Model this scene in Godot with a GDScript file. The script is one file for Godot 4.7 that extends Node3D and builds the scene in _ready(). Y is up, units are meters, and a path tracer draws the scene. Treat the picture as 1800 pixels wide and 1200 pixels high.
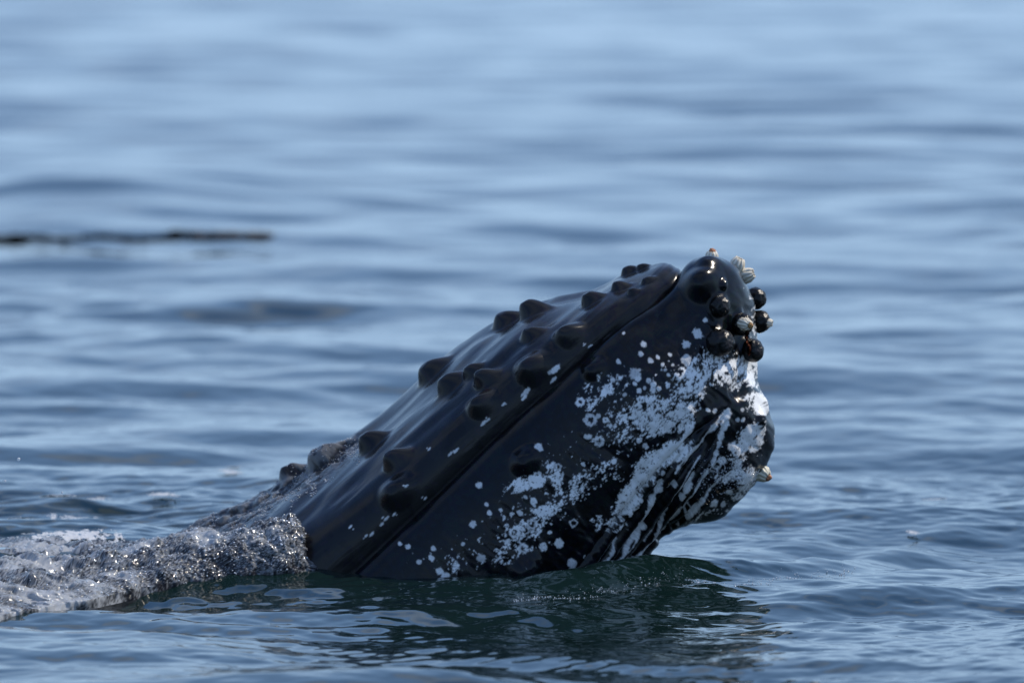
extends Node3D

# ---- scale of the place: one unit K is the size of a fine step on the whale (2.6 mm) ----
const K := 0.0026
const DIST := 40.0
const HIGH := 3.5
const MIDY := 1.055
var tilt := atan((HIGH - MIDY) / DIST)
var up_axis: Vector3
var back_axis: Vector3
var origin := Vector3(0, MIDY, 0)
var rng := RandomNumberGenerator.new()
var used := {}
var drop_mat := StandardMaterial3D.new()
var bubble_mat := StandardMaterial3D.new()
var sea_x: PackedFloat32Array
var sea_z: PackedFloat32Array
var sea_h: PackedFloat32Array

func sea_level(x: float, z: float) -> float:
	var i := clampi(sea_x.bsearch(x), 1, sea_x.size() - 1)
	var j := clampi(sea_z.bsearch(z), 1, sea_z.size() - 1)
	return maxf(sea_h[j * sea_x.size() + i], sea_h[(j - 1) * sea_x.size() + i - 1])

func numbered(called: String) -> String:
	if not used.has(called):
		used[called] = 0
		return called
	used[called] += 1
	return "%s_%03d" % [called, used[called]]

func thing(called: String, label: String, category: String, at := Vector3.ZERO, group := "") -> Node3D:
	var o := Node3D.new()
	o.name = numbered(called)
	add_child(o)
	o.position = at
	o.set_meta("label", label)
	o.set_meta("category", category)
	if group:
		o.set_meta("group", group)
	return o

func obj(called: String, mesh: Mesh, mat: Material, parent: Node = self) -> MeshInstance3D:
	var o := MeshInstance3D.new()
	o.name = numbered(called) if parent == self else called
	o.mesh = mesh
	o.material_override = mat
	parent.add_child(o, true)
	return o

# a point of the side drawing of the whale (x along, y down, in steps of K) at a depth towards the boat
func pt(x: float, y: float, z: float) -> Vector3:
	return origin + Vector3((x - 900.0) * K, 0, 0) + up_axis * ((600.0 - y) * K) + back_axis * z

# where the line of sight through that point meets a level plane
func on_water(x: float, y: float, level := 0.0) -> Vector3:
	var eye := Vector3(0, HIGH, DIST)
	var d := pt(x, y, 0) - eye
	return eye + d * ((level - HIGH) / d.y)

func lin(r: float, g: float, b: float) -> Color:
	return Color(r, g, b).linear_to_srgb()

func noise(freq: float, sd: int, oct := 4, kind := FastNoiseLite.TYPE_SIMPLEX_SMOOTH) -> FastNoiseLite:
	var n := FastNoiseLite.new()
	n.noise_type = kind
	n.seed = sd
	n.frequency = freq
	n.fractal_type = FastNoiseLite.FRACTAL_FBM if oct > 1 else FastNoiseLite.FRACTAL_NONE
	n.fractal_octaves = oct
	return n

func make_mesh(v: PackedVector3Array, n: PackedVector3Array, c: PackedColorArray, idx: PackedInt32Array, uv := PackedVector2Array()) -> ArrayMesh:
	var a := []
	a.resize(Mesh.ARRAY_MAX)
	a[Mesh.ARRAY_VERTEX] = v
	a[Mesh.ARRAY_NORMAL] = n
	if c.size():
		a[Mesh.ARRAY_COLOR] = c
	if uv.size():
		a[Mesh.ARRAY_TEX_UV] = uv
	a[Mesh.ARRAY_INDEX] = idx
	var m := ArrayMesh.new()
	m.add_surface_from_arrays(Mesh.PRIMITIVE_TRIANGLES, a)
	return m

# ------------------------------------------------------------------ sky
func sky_picture() -> ImageTexture:
	var w := 512
	var h := 256
	var im := Image.create(w, h, false, Image.FORMAT_RGBF)
	var n1 := noise(1.6, 11, 5)
	var n2 := noise(5.0, 12, 4)
	for j in h:
		var el := PI * (0.5 - (j + 0.5) / h)
		var e := rad_to_deg(el)
		for i in w:
			var az := TAU * (i + 0.5) / w
			var c: Color
			if e <= 0.0:
				c = Color(0.10, 0.17, 0.30)
			else:
				var t1 := clampf(e / 14.0, 0, 1)
				var t2 := clampf((e - 6.0) / 30.0, 0, 1)
				var t3 := clampf((e - 30.0) / 60.0, 0, 1)
				c = Color(0.475, 0.675, 0.925).lerp(Color(0.355, 0.58, 0.93), t1)
				c = c.lerp(Color(0.13, 0.29, 0.70), t2)
				c = c.lerp(Color(0.06, 0.15, 0.44), t3)
				var y := sin(el)
				var d := Vector3(cos(el) * cos(az), y * 2.6, cos(el) * sin(az))
				var k := n1.get_noise_3dv(d) + 0.35 * n2.get_noise_3dv(d)
				var cl := smoothstep(0.02 - 0.25 * smoothstep(18.0, 40.0, e), 0.45, k) * smoothstep(3.0, 16.0, e) * (0.6 + 0.2 * smoothstep(18.0, 40.0, e))
				c = c.lerp(Color(0.52, 0.62, 0.79), cl)
			im.set_pixel(i, j, c)
	return ImageTexture.create_from_image(im)

# ------------------------------------------------------------------ sea
var wave_k := []
func sea_waves():
	rng.seed = 4
	var bands := [7.0, 4.6, 3.1, 2.1, 1.45, 1.0, 0.7, 0.48, 0.33, 0.23, 0.16, 0.11]
	var steep := [0.012, 0.014, 0.016, 0.017, 0.018, 0.018, 0.020, 0.022, 0.023, 0.024, 0.024, 0.022]
	for b in bands.size():
		for r in 4:
			var lam: float = bands[b] * rng.randf_range(0.85, 1.2)
			var dir := deg_to_rad(90.0 + rng.randfn(-6.0, 36.0 + b * 2.0))
			var kk := TAU / lam
			wave_k.append([kk * cos(dir), kk * sin(dir), steep[b] / kk * rng.randf_range(0.7, 1.3), rng.randf() * TAU, lam])

func axis_steps(parts: Array) -> PackedFloat32Array:
	# parts: [from, to, step at from, growth of the step per metre]
	var out := PackedFloat32Array()
	for p in parts:
		var x: float = p[0]
		var s: float = p[2]
		while x < p[1]:
			out.append(x)
			s = p[2] + p[3] * (x - p[0])
			x += s
	out.append(parts[-1][1])
	return out

func mirror(a: PackedFloat32Array) -> PackedFloat32Array:
	var out := PackedFloat32Array()
	for i in range(a.size() - 1, 0, -1):
		out.append(-a[i])
	out.append_array(a)
	return out

var crest := PackedVector2Array()     # the bow wave's crest line on the water (x, z)
func crest_height(x: float, z: float) -> float:
	var best := 1e9
	var along := 0.0
	var side := 0.0
	for i in crest.size() - 1:
		var a := crest[i]
		var b := crest[i + 1]
		var ab := b - a
		var t := clampf((Vector2(x, z) - a).dot(ab) / ab.length_squared(), 0, 1)
		var q := a + ab * t
		var d := q.distance_to(Vector2(x, z))
		if d < best:
			best = d
			along = (i + t) / (crest.size() - 1)
			side = signf(ab.cross(Vector2(x, z) - q))
	var h := 0.042 * smoothstep(0.0, 0.12, along) * (1.0 - smoothstep(0.45, 1.0, along))
	var wd := 0.30 if side > 0.0 else 0.11
	var g := exp(-best * best / (wd * wd))
	var echo := 0.012 * cos(best * 11.0) * exp(-best * best / 1.4) * smoothstep(0.0, 0.1, along) * (1.0 - smoothstep(0.6, 1.0, along))
	return h * g + echo

func build_sea(mat: Material):
	sea_waves()
	for p in [[880, 1046], [1000, 1040], [1100, 1028], [1200, 1016], [1300, 1012], [1400, 1003], [1500, 988], [1600, 960], [1800, 905], [2000, 850]]:
		var q := on_water(p[0], p[1])
		crest.append(Vector2(q.x, q.z))
	var xs := mirror(axis_steps([[0.0, 2.6, 0.0145, 0.0], [2.6, 12.0, 0.0145, 0.016], [12.0, 6000.0, 0.2, 0.25]]))
	var zs := axis_steps([[0.0, 3.0, 0.022, 0.0], [3.0, 150.0, 0.022, 0.0055], [150.0, 9000.0, 0.9, 0.2]])
	var zrow := PackedFloat32Array()
	for i in range(zs.size() - 1, 0, -1):
		zrow.append(-zs[i])
	zrow.append_array(axis_steps([[0.0, 6.5, 0.024, 0.0], [6.5, 20.0, 0.026, 0.03], [20.0, 3000.0, 0.6, 0.2]]))
	var nx := xs.size()
	var nz := zrow.size()
	var nw := wave_k.size()
	# tables for every wave
	var sx := []
	var cx := []
	for w in wave_k:
		var a := PackedFloat32Array()
		var b := PackedFloat32Array()
		a.resize(nx)
		b.resize(nx)
		for i in nx:
			var d: float = maxf(xs[mini(i + 1, nx - 1)] - xs[i], xs[i] - xs[maxi(i - 1, 0)])
			var keep := clampf((w[4] / d - 2.5) / 2.5, 0, 1)
			a[i] = sin(w[0] * xs[i] + w[3]) * w[2] * keep
			b[i] = cos(w[0] * xs[i] + w[3]) * w[2] * keep
		sx.append(a)
		cx.append(b)
	var big := noise(0.23, 31, 3)
	var mid := noise(0.9, 32, 4)
	var gust := noise(0.12, 33, 2)
	var fine := noise(4.2, 34, 3)
	var chop := noise(1.3, 35, 4)
	var swell := on_water(170, 352)
	var hs := PackedFloat32Array()
	hs.resize(nx * nz)
	var row := PackedFloat32Array()
	row.resize(nx)
	for j in nz:
		var z := zrow[j]
		var dz: float = maxf(zrow[mini(j + 1, nz - 1)] - z, z - zrow[maxi(j - 1, 0)])
		row.fill(0.0)
		var small := PackedFloat32Array()
		small.resize(nx)
		for w in nw:
			var wk = wave_k[w]
			var lam: float = wk[4]
			var keep := clampf((lam / dz - 2.5) / 2.5, 0, 1)
			if keep <= 0.0:
				continue
			var s := sin(wk[1] * z) * keep
			var c := cos(wk[1] * z) * keep
			var a: PackedFloat32Array = sx[w]
			var b: PackedFloat32Array = cx[w]
			if lam > 1.2:
				for i in nx:
					row[i] += a[i] * c + b[i] * s
			else:
				for i in nx:
					small[i] += a[i] * c + b[i] * s
		var o := j * nx
		var near := z > -6.0 and z < 6.0
		for i in nx:
			var x := xs[i]
			if absf(x) > 60.0 or absf(z) > 400.0:
				hs[o + i] = 0.0
				continue
			var g := clampf(0.75 + 1.5 * gust.get_noise_2d(x * 0.7, z), 0.12, 1.7)
			var h := row[i] + small[i] * g + 0.16 * big.get_noise_2d(x * 0.6, z)
			if dz < 0.25:
				h += 0.030 * mid.get_noise_2d(x * 0.75, z) * clampf(2.0 - dz * 8.0, 0, 1)
			if dz < 0.06:
				h += 0.005 * fine.get_noise_2d(x, z) * g
			h *= 0.85 - 0.08 * smoothstep(-5.0, -22.0, z)
			if near and x < -0.4 and x > -7.0 and z < 0.0:
				h += 0.05 * chop.get_noise_2d(x * 0.55 + z * 0.15, z) * smoothstep(-0.4, -1.4, x) * smoothstep(0.0, -1.0, z) * smoothstep(-6.0, -3.5, z)
			if near and z > -0.6 and z < 2.2 and x < 1.6 and x > -3.0:
				h += 0.012 * fine.get_noise_2d(x * 0.8 + 50.0, z * 0.9) * smoothstep(2.2, 1.0, z) * smoothstep(-0.6, 0.0, z) * smoothstep(1.6, 0.8, x)
			if near and absf(x) < 6.0:
				h += crest_height(x, z)
			if z < -25.0 and z > -50.0:
				h += 0.17 * exp(-pow((x - swell.x) / 2.0, 2.0) - pow((z - swell.z) / 2.6, 2.0))
			hs[o + i] = h
	var v := PackedVector3Array()
	var n := PackedVector3Array()
	v.resize(nx * nz)
	n.resize(nx * nz)
	for j in nz:
		var j0 := maxi(j - 1, 0)
		var j1 := mini(j + 1, nz - 1)
		var iz := 1.0 / (zrow[j1] - zrow[j0])
		for i in nx:
			var i0 := maxi(i - 1, 0)
			var i1 := mini(i + 1, nx - 1)
			v[j * nx + i] = Vector3(xs[i], hs[j * nx + i], zrow[j])
			n[j * nx + i] = Vector3((hs[j * nx + i0] - hs[j * nx + i1]) / (xs[i1] - xs[i0]), 1.0, (hs[j0 * nx + i] - hs[j1 * nx + i]) * iz).normalized()
	var idx := PackedInt32Array()
	idx.resize((nx - 1) * (nz - 1) * 6)
	var q := 0
	for j in nz - 1:
		for i in nx - 1:
			var a := j * nx + i
			idx[q] = a
			idx[q + 1] = a + 1
			idx[q + 2] = a + nx
			idx[q + 3] = a + 1
			idx[q + 4] = a + nx + 1
			idx[q + 5] = a + nx
			q += 6
	sea_x = xs
	sea_z = zrow
	sea_h = hs
	print("sea ", nx, " x ", nz, " = ", nx * nz)
	var o := obj("sea", make_mesh(v, n, PackedColorArray(), idx), mat)
	o.set_meta("kind", "structure")
	o.set_meta("label", "calm blue rippled sea surface around the whale")

# ------------------------------------------------------------------ the whale's paint: white marks on black skin
const MX0 := 540
const MY0 := 420
const MW := 860
const MH := 660
var mask := PackedFloat32Array()
var dens := PackedFloat32Array()

func blob(cx: float, cy: float, rx: float, ry: float, turn: float, s: float):
	var r := maxf(rx, ry) * 1.5
	var ca := cos(deg_to_rad(turn))
	var sa := sin(deg_to_rad(turn))
	for y in range(maxi(0, int(cy - r - MY0)), mini(MH, int(cy + r - MY0))):
		for x in range(maxi(0, int(cx - r - MX0)), mini(MW, int(cx + r - MX0))):
			var dx := x + MX0 - cx
			var dy := y + MY0 - cy
			var u := (dx * ca + dy * sa) / rx
			var w := (-dx * sa + dy * ca) / ry
			var d := sqrt(u * u + w * w)
			var f := s * (1.0 - smoothstep(0.45, 1.45, d))
			var i := y * MW + x
			dens[i] = maxf(dens[i], f) + 0.25 * minf(dens[i], f)

func spot(cx: float, cy: float, r: float, ring: float, rough: FastNoiseLite, stretch := 1.0):
	var shade := 0.62 + 0.38 * fposmod(cx * 0.731 + cy * 0.377, 1.0)
	for y in range(maxi(0, int(cy - r * 2 - MY0)), mini(MH, int(cy + r * 2 - MY0 + 1))):
		for x in range(maxi(0, int(cx - r * 2 - MX0)), mini(MW, int(cx + r * 2 - MX0 + 1))):
			var dx := x + MX0 - cx
			var dy := y + MY0 - cy
			var u := (dx * 0.7 - dy * 0.7) / stretch
			var w := (dx * 0.7 + dy * 0.7) * stretch
			var d := sqrt(u * u + w * w) / r + 0.34 * rough.get_noise_2d(x * 1.4, y * 1.4)
			var f := 1.0 - smoothstep(0.74, 1.02, d)
			if ring > 0.0:
				f *= smoothstep(ring - 0.2, ring, d)
			var i := y * MW + x
			mask[i] = maxf(mask[i], f * shade * clampf(0.95 + 0.5 * rough.get_noise_2d(x * 3.0, y * 3.0), 0.0, 1.0))

func stroke(line: Array, w0: float, w1: float, rough: FastNoiseLite):
	var c := Curve2D.new()
	for i in line.size():
		var p := Vector2(line[i][0], line[i][1])
		var t := Vector2(line[mini(i + 1, line.size() - 1)][0] - line[maxi(i - 1, 0)][0], line[mini(i + 1, line.size() - 1)][1] - line[maxi(i - 1, 0)][1]) / 6.0
		c.add_point(p, -t, t)
	var l := c.get_baked_length()
	var s := 0.0
	while s < l:
		var p := c.sample_baked(s)
		var r := lerpf(w0, w1, s / l) * (0.75 + 0.9 * rough.get_noise_2d(p.x * 0.5, p.y * 0.5))
		if r > 0.4:
			spot(p.x, p.y, r, 0.0, rough)
		s += 1.2

func paint_marks():
	mask.resize(MW * MH)
	dens.resize(MW * MH)
	# broad fields: centre, radii, turn, strength
	for b in [
		[1240, 655, 62, 36, -30, 0.80], [1300, 655, 40, 34, 0, 0.78], [1334, 640, 24, 46, 0, 0.9], [1337, 560, 13, 50, 8, 0.55],
		[1322, 515, 12, 34, 20, 0.32], [1350, 712, 22, 26, 0, 0.95], [1335, 705, 26, 22, 0, 0.62], [1215, 700, 46, 30, -30, 0.60], [1180, 660, 44, 26, -35, 0.36],
		[1145, 722, 56, 30, -15, 0.72], [1095, 740, 34, 30, -30, 0.48], [1205, 735, 24, 26, -40, 0.9], [1165, 752, 36, 18, -10, 0.85],
		[1120, 770, 46, 24, -20, 0.5], [1185, 800, 40, 24, -35, 1.1], [1140, 830, 52, 24, -50, 1.0], [1105, 885, 40, 22, -60, 1.05],
		[1075, 830, 26, 34, -40, 0.46], [1030, 845, 42, 26, -35, 0.50], [995, 880, 46, 22, -20, 0.56], [975, 835, 16, 34, -15, 0.72], [930, 852, 44, 15, -14, 1.0],
		[1060, 925, 26, 20, 30, 0.62], [1090, 930, 20, 20, 0, 0.6], [955, 905, 26, 18, 0, 0.66], [905, 950, 34, 36, -40, 0.50], [935, 935, 30, 26, -40, 0.48],
		[885, 985, 22, 26, -40, 0.42], [790, 1005, 22, 14, 0, 0.55], [1050, 690, 34, 26, -45, 0.48], [1078, 680, 12, 26, 35, 0.66], [1040, 715, 26, 20, -20, 0.36], [1060, 770, 46, 22, -25, 0.36],
		[1110, 735, 100, 70, -30, 0.22], [1000, 830, 90, 60, -30, 0.22], [870, 960, 120, 46, -25, 0.24], [930, 920, 90, 60, -35, 0.34], [800, 985, 90, 26, 0, 0.26], [1080, 700, 70, 50, -30, 0.26],
		[1330, 770, 26, 34, 30, 1.0], [1305, 800, 22, 30, 20, 0.7], [1322, 850, 26, 24, -30, 0.86], [1300, 838, 40, 10, -22, 0.8], [1340, 845, 14, 12, -30, 0.8],
		[1296, 878, 16, 16, 0, 0.7], [1318, 870, 12, 20, 20, 0.7], [1265, 905, 34, 8, 0, 0.55], [1238, 905, 26, 16, -30, 0.5], [1262, 835, 10, 16, 10, 0.5], [1215, 925, 26, 8, -20, 0.45], [1380, 715, 10, 20, 0, 0.3],
	]:
		blob(b[0], b[1], b[2], b[3], b[4], b[5] * (0.86 if b[0] < 1230.0 else 0.94))
	var n1 := noise(0.042, 51, 5)
	n1.fractal_gain = 0.62
	var n2 := noise(0.15, 52, 4)
	var cell := noise(0.055, 53, 1, FastNoiseLite.TYPE_CELLULAR)
	cell.cellular_return_type = FastNoiseLite.RETURN_DISTANCE
	for y in MH:
		for x in MW:
			var d := dens[y * MW + x]
			if d < 0.05:
				continue
			var u := x * 0.74 - y * 0.67
			var w := x * 0.67 + y * 0.74
			var k := d - 0.5 + 0.60 * n1.get_noise_2d(u * 0.85, w * 1.2) + 0.42 * n2.get_noise_2d(u * 0.6, w) - 0.18 * (cell.get_noise_2d(u, w) + 0.55)
			k -= 0.34 * smoothstep(640.0, 720.0, float(x)) * smoothstep(320.0, 250.0, float(y)) * smoothstep(0.05, 0.4, n2.get_noise_2d(x * 0.75 + y * 0.1 + 300.0, y * 0.28))
			k -= 0.30 * smoothstep(0.12, 0.4, n2.get_noise_2d(u * 1.6 + 90.0, w * 1.6))
			mask[y * MW + x] = smoothstep(0.0, 0.17, k) * clampf(0.62 + 1.5 * k + 0.5 * n2.get_noise_2d(u * 0.5 + 500.0, w * 0.5), 0.2, 1.0)
	var rough := noise(0.10, 54, 3)
	rng.seed = 77
	# scattered round marks, thick where the fields are
	for i in 1500:
		var x := rng.randi_range(0, MW - 1)
		var y := rng.randi_range(0, MH - 1)
		var d := dens[y * MW + x]
		if rng.randf() < d * 1.1 - 0.06:
			if rng.randf() < 0.10:
				spot(x + MX0, y + MY0, rng.randf_range(4.5, 9.0), rng.randf_range(0.55, 0.7), rough, rng.randf_range(0.85, 1.2))
			else:
				spot(x + MX0, y + MY0, 1.3 + 4.4 * pow(rng.randf(), 2.6), 0.0, rough, rng.randf_range(0.8, 1.25))
	for s in [
		[1119, 658, 11], [1124, 666, 6], [1147, 634, 5.5], [1160, 628, 4], [1182, 624, 4], [1168, 641, 4], [1186, 642, 3], [1135, 605, 6], [1090, 636, 5], [1130, 622, 5], [1172, 651, 3],
		[1142, 670, 5], [1150, 677, 6], [1150, 687, 6], [1160, 684, 5], [1125, 688, 5], [1135, 683, 3.5], [1178, 660, 3.5], [1190, 660, 3], [1210, 633, 10], [1232, 586, 10], [1211, 605, 8], [1246, 562, 5],
		[948, 789, 8], [841, 856, 6.5], [938, 884, 7], [845, 985, 9], [914, 905, 6], [830, 925, 7], [757, 985, 6], [760, 968, 5], [735, 992, 5], [813, 960, 4], [771, 1008, 7], [782, 1018, 9], [800, 998, 6],
		[985, 960, 7], [1008, 996, 9], [1006, 1010, 7], [1030, 985, 4], [968, 940, 4], [955, 965, 4], [1170, 835, 5], [1163, 862, 7], [1190, 855, 6], [1293, 789, 7.5], [1278, 813, 8.5], [1304, 740, 4],
		[1262, 724, 4.5], [1312, 722, 4], [1313, 740, 4], [1288, 868, 5], [1263, 890, 8], [1281, 893, 6], [1250, 722, 4], [1380, 772, 5], [1100, 585, 3], [1065, 575, 3], [715, 965, 5], [700, 960, 4], [860, 905, 5], [855, 890, 4], [880, 900, 4],
	]:
		spot(s[0], s[1], s[2], 0.0, rough, rng.randf_range(0.85, 1.15))
	for s in [[1040, 740, 13, 0.5], [1067, 740, 6, 0.4], [1022, 708, 9, 0.5], [1055, 778, 10, 0.55], [985, 960, 9, 0.55], [905, 940, 11, 0.6], [935, 925, 11, 0.6], [920, 968, 10, 0.6], [1300, 800, 6, 0.5], [1216, 900, 9, 0.6], [955, 965, 8, 0.6]]:
		spot(s[0], s[1], s[2], s[3], rough)
	# light lines that run along the throat grooves
	for l in [
		[[[1288, 722], [1250, 765], [1215, 800], [1190, 835]], 5, 3], [[[1286, 726], [1275, 770], [1268, 800], [1255, 830]], 8, 2], [[[1270, 740], [1225, 790], [1200, 830], [1180, 865]], 3, 1.2],
		[[[1225, 745], [1205, 775], [1190, 790]], 7, 4], [[[1235, 800], [1190, 880], [1140, 960]], 1.3, 1.6], [[[1252, 830], [1215, 890], [1170, 950]], 3, 1.5], [[[1165, 850], [1140, 905], [1120, 940]], 6, 4],
		[[[1225, 835], [1205, 880]], 5, 8], [[[1205, 900], [1170, 940], [1130, 985]], 4, 3], [[[1180, 900], [1150, 960], [1120, 990]], 2, 3], [[[1135, 930], [1110, 965], [1095, 995]], 5, 2], [[[1150, 890], [1120, 960], [1085, 1000]], 1.5, 1.5],
		[[[1270, 845], [1240, 890], [1215, 915]], 3, 5], [[[1095, 935], [1075, 985], [1045, 1010]], 2.5, 2],
	]:
		stroke(l[0], l[1], l[2], rough)

func paint_lip():
	var rough := noise(0.12, 57, 3)
	stroke([[893, 766], [925, 738], [960, 708], [1000, 676], [1026, 652]], 5, 8, rough)
	stroke([[905, 752], [950, 712]], 3, 5, rough)
	rng.seed = 91
	for s in [[978, 650, 8], [970, 655, 5], [925, 690, 7], [922, 700, 5], [975, 668, 5], [640, 946, 3], [650, 943, 4], [668, 925, 4], [676, 915, 4], [690, 908, 3], [745, 880, 3], [790, 800, 4], [800, 795, 4], [850, 745, 5], [858, 740, 3], [752, 792, 3], [1040, 608, 3], [1030, 606, 2.5], [885, 712, 3], [715, 862, 3], [612, 930, 3]]:
		spot(s[0], s[1], s[2], 0.0, rough, 1.6)
		spot(s[0] + rng.randf_range(-7, 7), s[1] + rng.randf_range(-5, 5), s[2] * 0.5, 0.0, rough, 1.6)

func marked(mask: PackedFloat32Array, x: float, y: float) -> float:
	var fx := x - MX0
	var fy := y - MY0
	if fx < 0.0 or fy < 0.0 or fx > MW - 2.0 or fy > MH - 2.0:
		return 0.0
	var ix := int(fx)
	var iy := int(fy)
	var ax := fx - ix
	var ay := fy - iy
	var i := iy * MW + ix
	return lerpf(lerpf(mask[i], mask[i + 1], ax), lerpf(mask[i + MW], mask[i + MW + 1], ax), ay)

# ------------------------------------------------------------------ the whale's shape
# A skin is laid over ribs: each rib is [top x, top y, bottom x, bottom y, half width, depth of its middle, share of the round tip outline].
class Hide:
	var v := PackedVector3Array()    # side drawing: x, y in steps of K, z in metres
	var p := PackedVector3Array()    # in the world
	var n := PackedVector3Array()
	var c := PackedColorArray()
	var uv := PackedVector2Array()
	var nu := 0
	var nv := 0

func loft(ribs: Array, outline: Array, round_outline: Array, steps_u: float, steps_v: PackedInt32Array) -> Hide:
	var s := Hide.new()
	var m := outline.size()
	var net := []
	for r in ribs:
		var t := Vector2(r[0], r[1])
		var b := Vector2(r[2], r[3])
		var ring := PackedVector3Array()
		for i in m:
			var f: Vector2 = (outline[i] as Vector2).lerp(round_outline[i], r[6])
			var q := t.lerp(b, f.x)
			ring.append(Vector3(q.x, q.y, r[5] + f.y * r[4]))
		net.append(ring)
	# stations
	var nr := net.size()
	for k in nr - 1:
		var l := 0.0
		for i in m:
			var a: Vector3 = net[k][i]
			var b: Vector3 = net[k + 1][i]
			l = maxf(l, Vector2(a.x - b.x, a.y - b.y).length())
		var count := maxi(2, int(l / (steps_u if k >= 2 else 8.0)))
		for q in count + (1 if k == nr - 2 else 0):
			var t := float(q) / count
			var ring := PackedVector3Array()
			var k0 := maxi(k - 1, 0)
			var k3 := mini(k + 2, nr - 1)
			for i in m:
				ring.append((net[k][i] as Vector3).cubic_interpolate(net[k + 1][i], net[k0][i], net[k3][i], t))
			for i in m:
				var a := ring[i]
				var b := ring[(i + 1) % m]
				var a0 := ring[(i + m - 1) % m]
				var b1 := ring[(i + 2) % m]
				var cnt := steps_v[i]
				for w in cnt:
					s.v.append(a.cubic_interpolate(b, a0, b1, float(w) / cnt))
			s.nu += 1
	for i in m:
		s.nv += steps_v[i]
	s.p.resize(s.v.size())
	for i in s.v.size():
		var q := s.v[i]
		s.p[i] = pt(q.x, q.y, q.z)
	s.uv.resize(s.v.size())
	var along := 0.0
	for u in s.nu:
		if u > 0:
			along += (s.p[u * s.nv + 20] - s.p[(u - 1) * s.nv + 20]).length()
		for w in s.nv:
			s.uv[u * s.nv + w] = Vector2(along, w * 0.0037)
	bend(s)
	return s

# normals of a skin, outwards
func bend(s: Hide):
	s.n.resize(s.p.size())
	var nu := s.nu
	var nv := s.nv
	for u in nu:
		var u0 := maxi(u - 1, 0) * nv
		var u1 := mini(u + 1, nu - 1) * nv
		for w in nv:
			var w0 := (w + nv - 1) % nv
			var w1 := (w + 1) % nv
			var a := s.p[u1 + w] - s.p[u0 + w]
			var b := s.p[u * nv + w1] - s.p[u * nv + w0]
			var x := b.cross(a)
			if x.length_squared() < 1e-16:
				x = Vector3(0.74, 0.67, 0)
			s.n[u * nv + w] = x.normalized()

func skin_index(s: Hide) -> PackedInt32Array:
	var idx := PackedInt32Array()
	idx.resize((s.nu - 1) * s.nv * 6)
	var q := 0
	for u in s.nu - 1:
		for w in s.nv:
			var w1 := (w + 1) % s.nv
			var a := u * s.nv + w
			var b := u * s.nv + w1
			var c := (u + 1) * s.nv + w
			var d := (u + 1) * s.nv + w1
			idx[q] = a
			idx[q + 1] = c
			idx[q + 2] = b
			idx[q + 3] = b
			idx[q + 4] = c
			idx[q + 5] = d
			q += 6
	return idx

# raises a bump at a place of the side drawing; gives back what it needs to cut the bump's own cap later
func bump(s: Hide, x: float, y: float, r: float, h: float, lean := 0.35, zmin := -0.6) -> Dictionary:
	var best := 1e18
	var at := 0
	for i in s.v.size():
		var q := s.v[i]
		var d := (q.x - x) * (q.x - x) + (q.y - y) * (q.y - y)
		if d < best + 30.0 and q.z > zmin:
			var e := d - q.z * 12.0
			if e < best:
				best = e
				at = i
	var c := s.p[at]
	var nrm := s.n[at]
	r *= 1.55
	var fwd := Vector3(0.74, 0.67, 0)
	fwd = (fwd - nrm * fwd.dot(nrm)).normalized()
	var dorsal := (nrm + (Vector3(-0.75, 0.66, 0.05)) * lean).normalized()
	var R := r * K
	var hits := PackedInt32Array()
	var share := PackedFloat32Array()
	var cu := at / s.nv
	for i in s.p.size():
		var d := s.p[i] - c
		if absf(d.x) > R * 3.2 or absf(d.y) > R * 3.2 or absf(d.z) > R * 3.2:
			continue
		if s.n[i].dot(nrm) < -0.1:
			continue
		var f := d.dot(fwd)
		var rest := (d - fwd * f).length()
		var a := f / (R * (2.3 if f > 0.0 else 1.35))
		var b := rest / (R * 1.4)
		var dd := a * a + b * b
		if dd < 1.0:
			var e := sqrt(dd)
			var k := 0.76 * (1.0 - smoothstep(0.13, 0.80, e)) + 0.24 * pow(1.0 - dd, 2.0)
			hits.append(i)
			share.append(k)
	for j in hits.size():
		s.p[hits[j]] += dorsal * (h * share[j])
	return {"hits": hits, "share": share}

func cap_of(s: Hide, b: Dictionary, mat: Material, parent: Node, called: String):
	var hits: PackedInt32Array = b.hits
	var share: PackedFloat32Array = b.share
	var at := {}
	var v := PackedVector3Array()
	var n := PackedVector3Array()
	var c := PackedColorArray()
	var uv := PackedVector2Array()
	for j in hits.size():
		if share[j] > 0.08:
			at[hits[j]] = v.size()
			v.append(s.p[hits[j]] + s.n[hits[j]] * 0.0012 * smoothstep(0.05, 0.5, share[j]))
			n.append(s.n[hits[j]])
			c.append(s.c[hits[j]])
			uv.append(s.uv[hits[j]])
	var idx := PackedInt32Array()
	for i in at:
		var u: int = i / s.nv
		var w: int = i % s.nv
		if u >= s.nu - 1:
			continue
		var i1 := u * s.nv + (w + 1) % s.nv
		var i2: int = i + s.nv
		var i3 := i1 + s.nv
		if at.has(i1) and at.has(i2) and at.has(i3):
			for e in [i, i2, i1, i1, i2, i3]:
				idx.append(at[e])
	if idx.size():
		obj(called, make_mesh(v, n, c, idx, uv), mat, parent)

func v2(list: Array) -> Array:
	var out := []
	for p in list:
		out.append(Vector2(p[0], p[1]))
	return out

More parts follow.
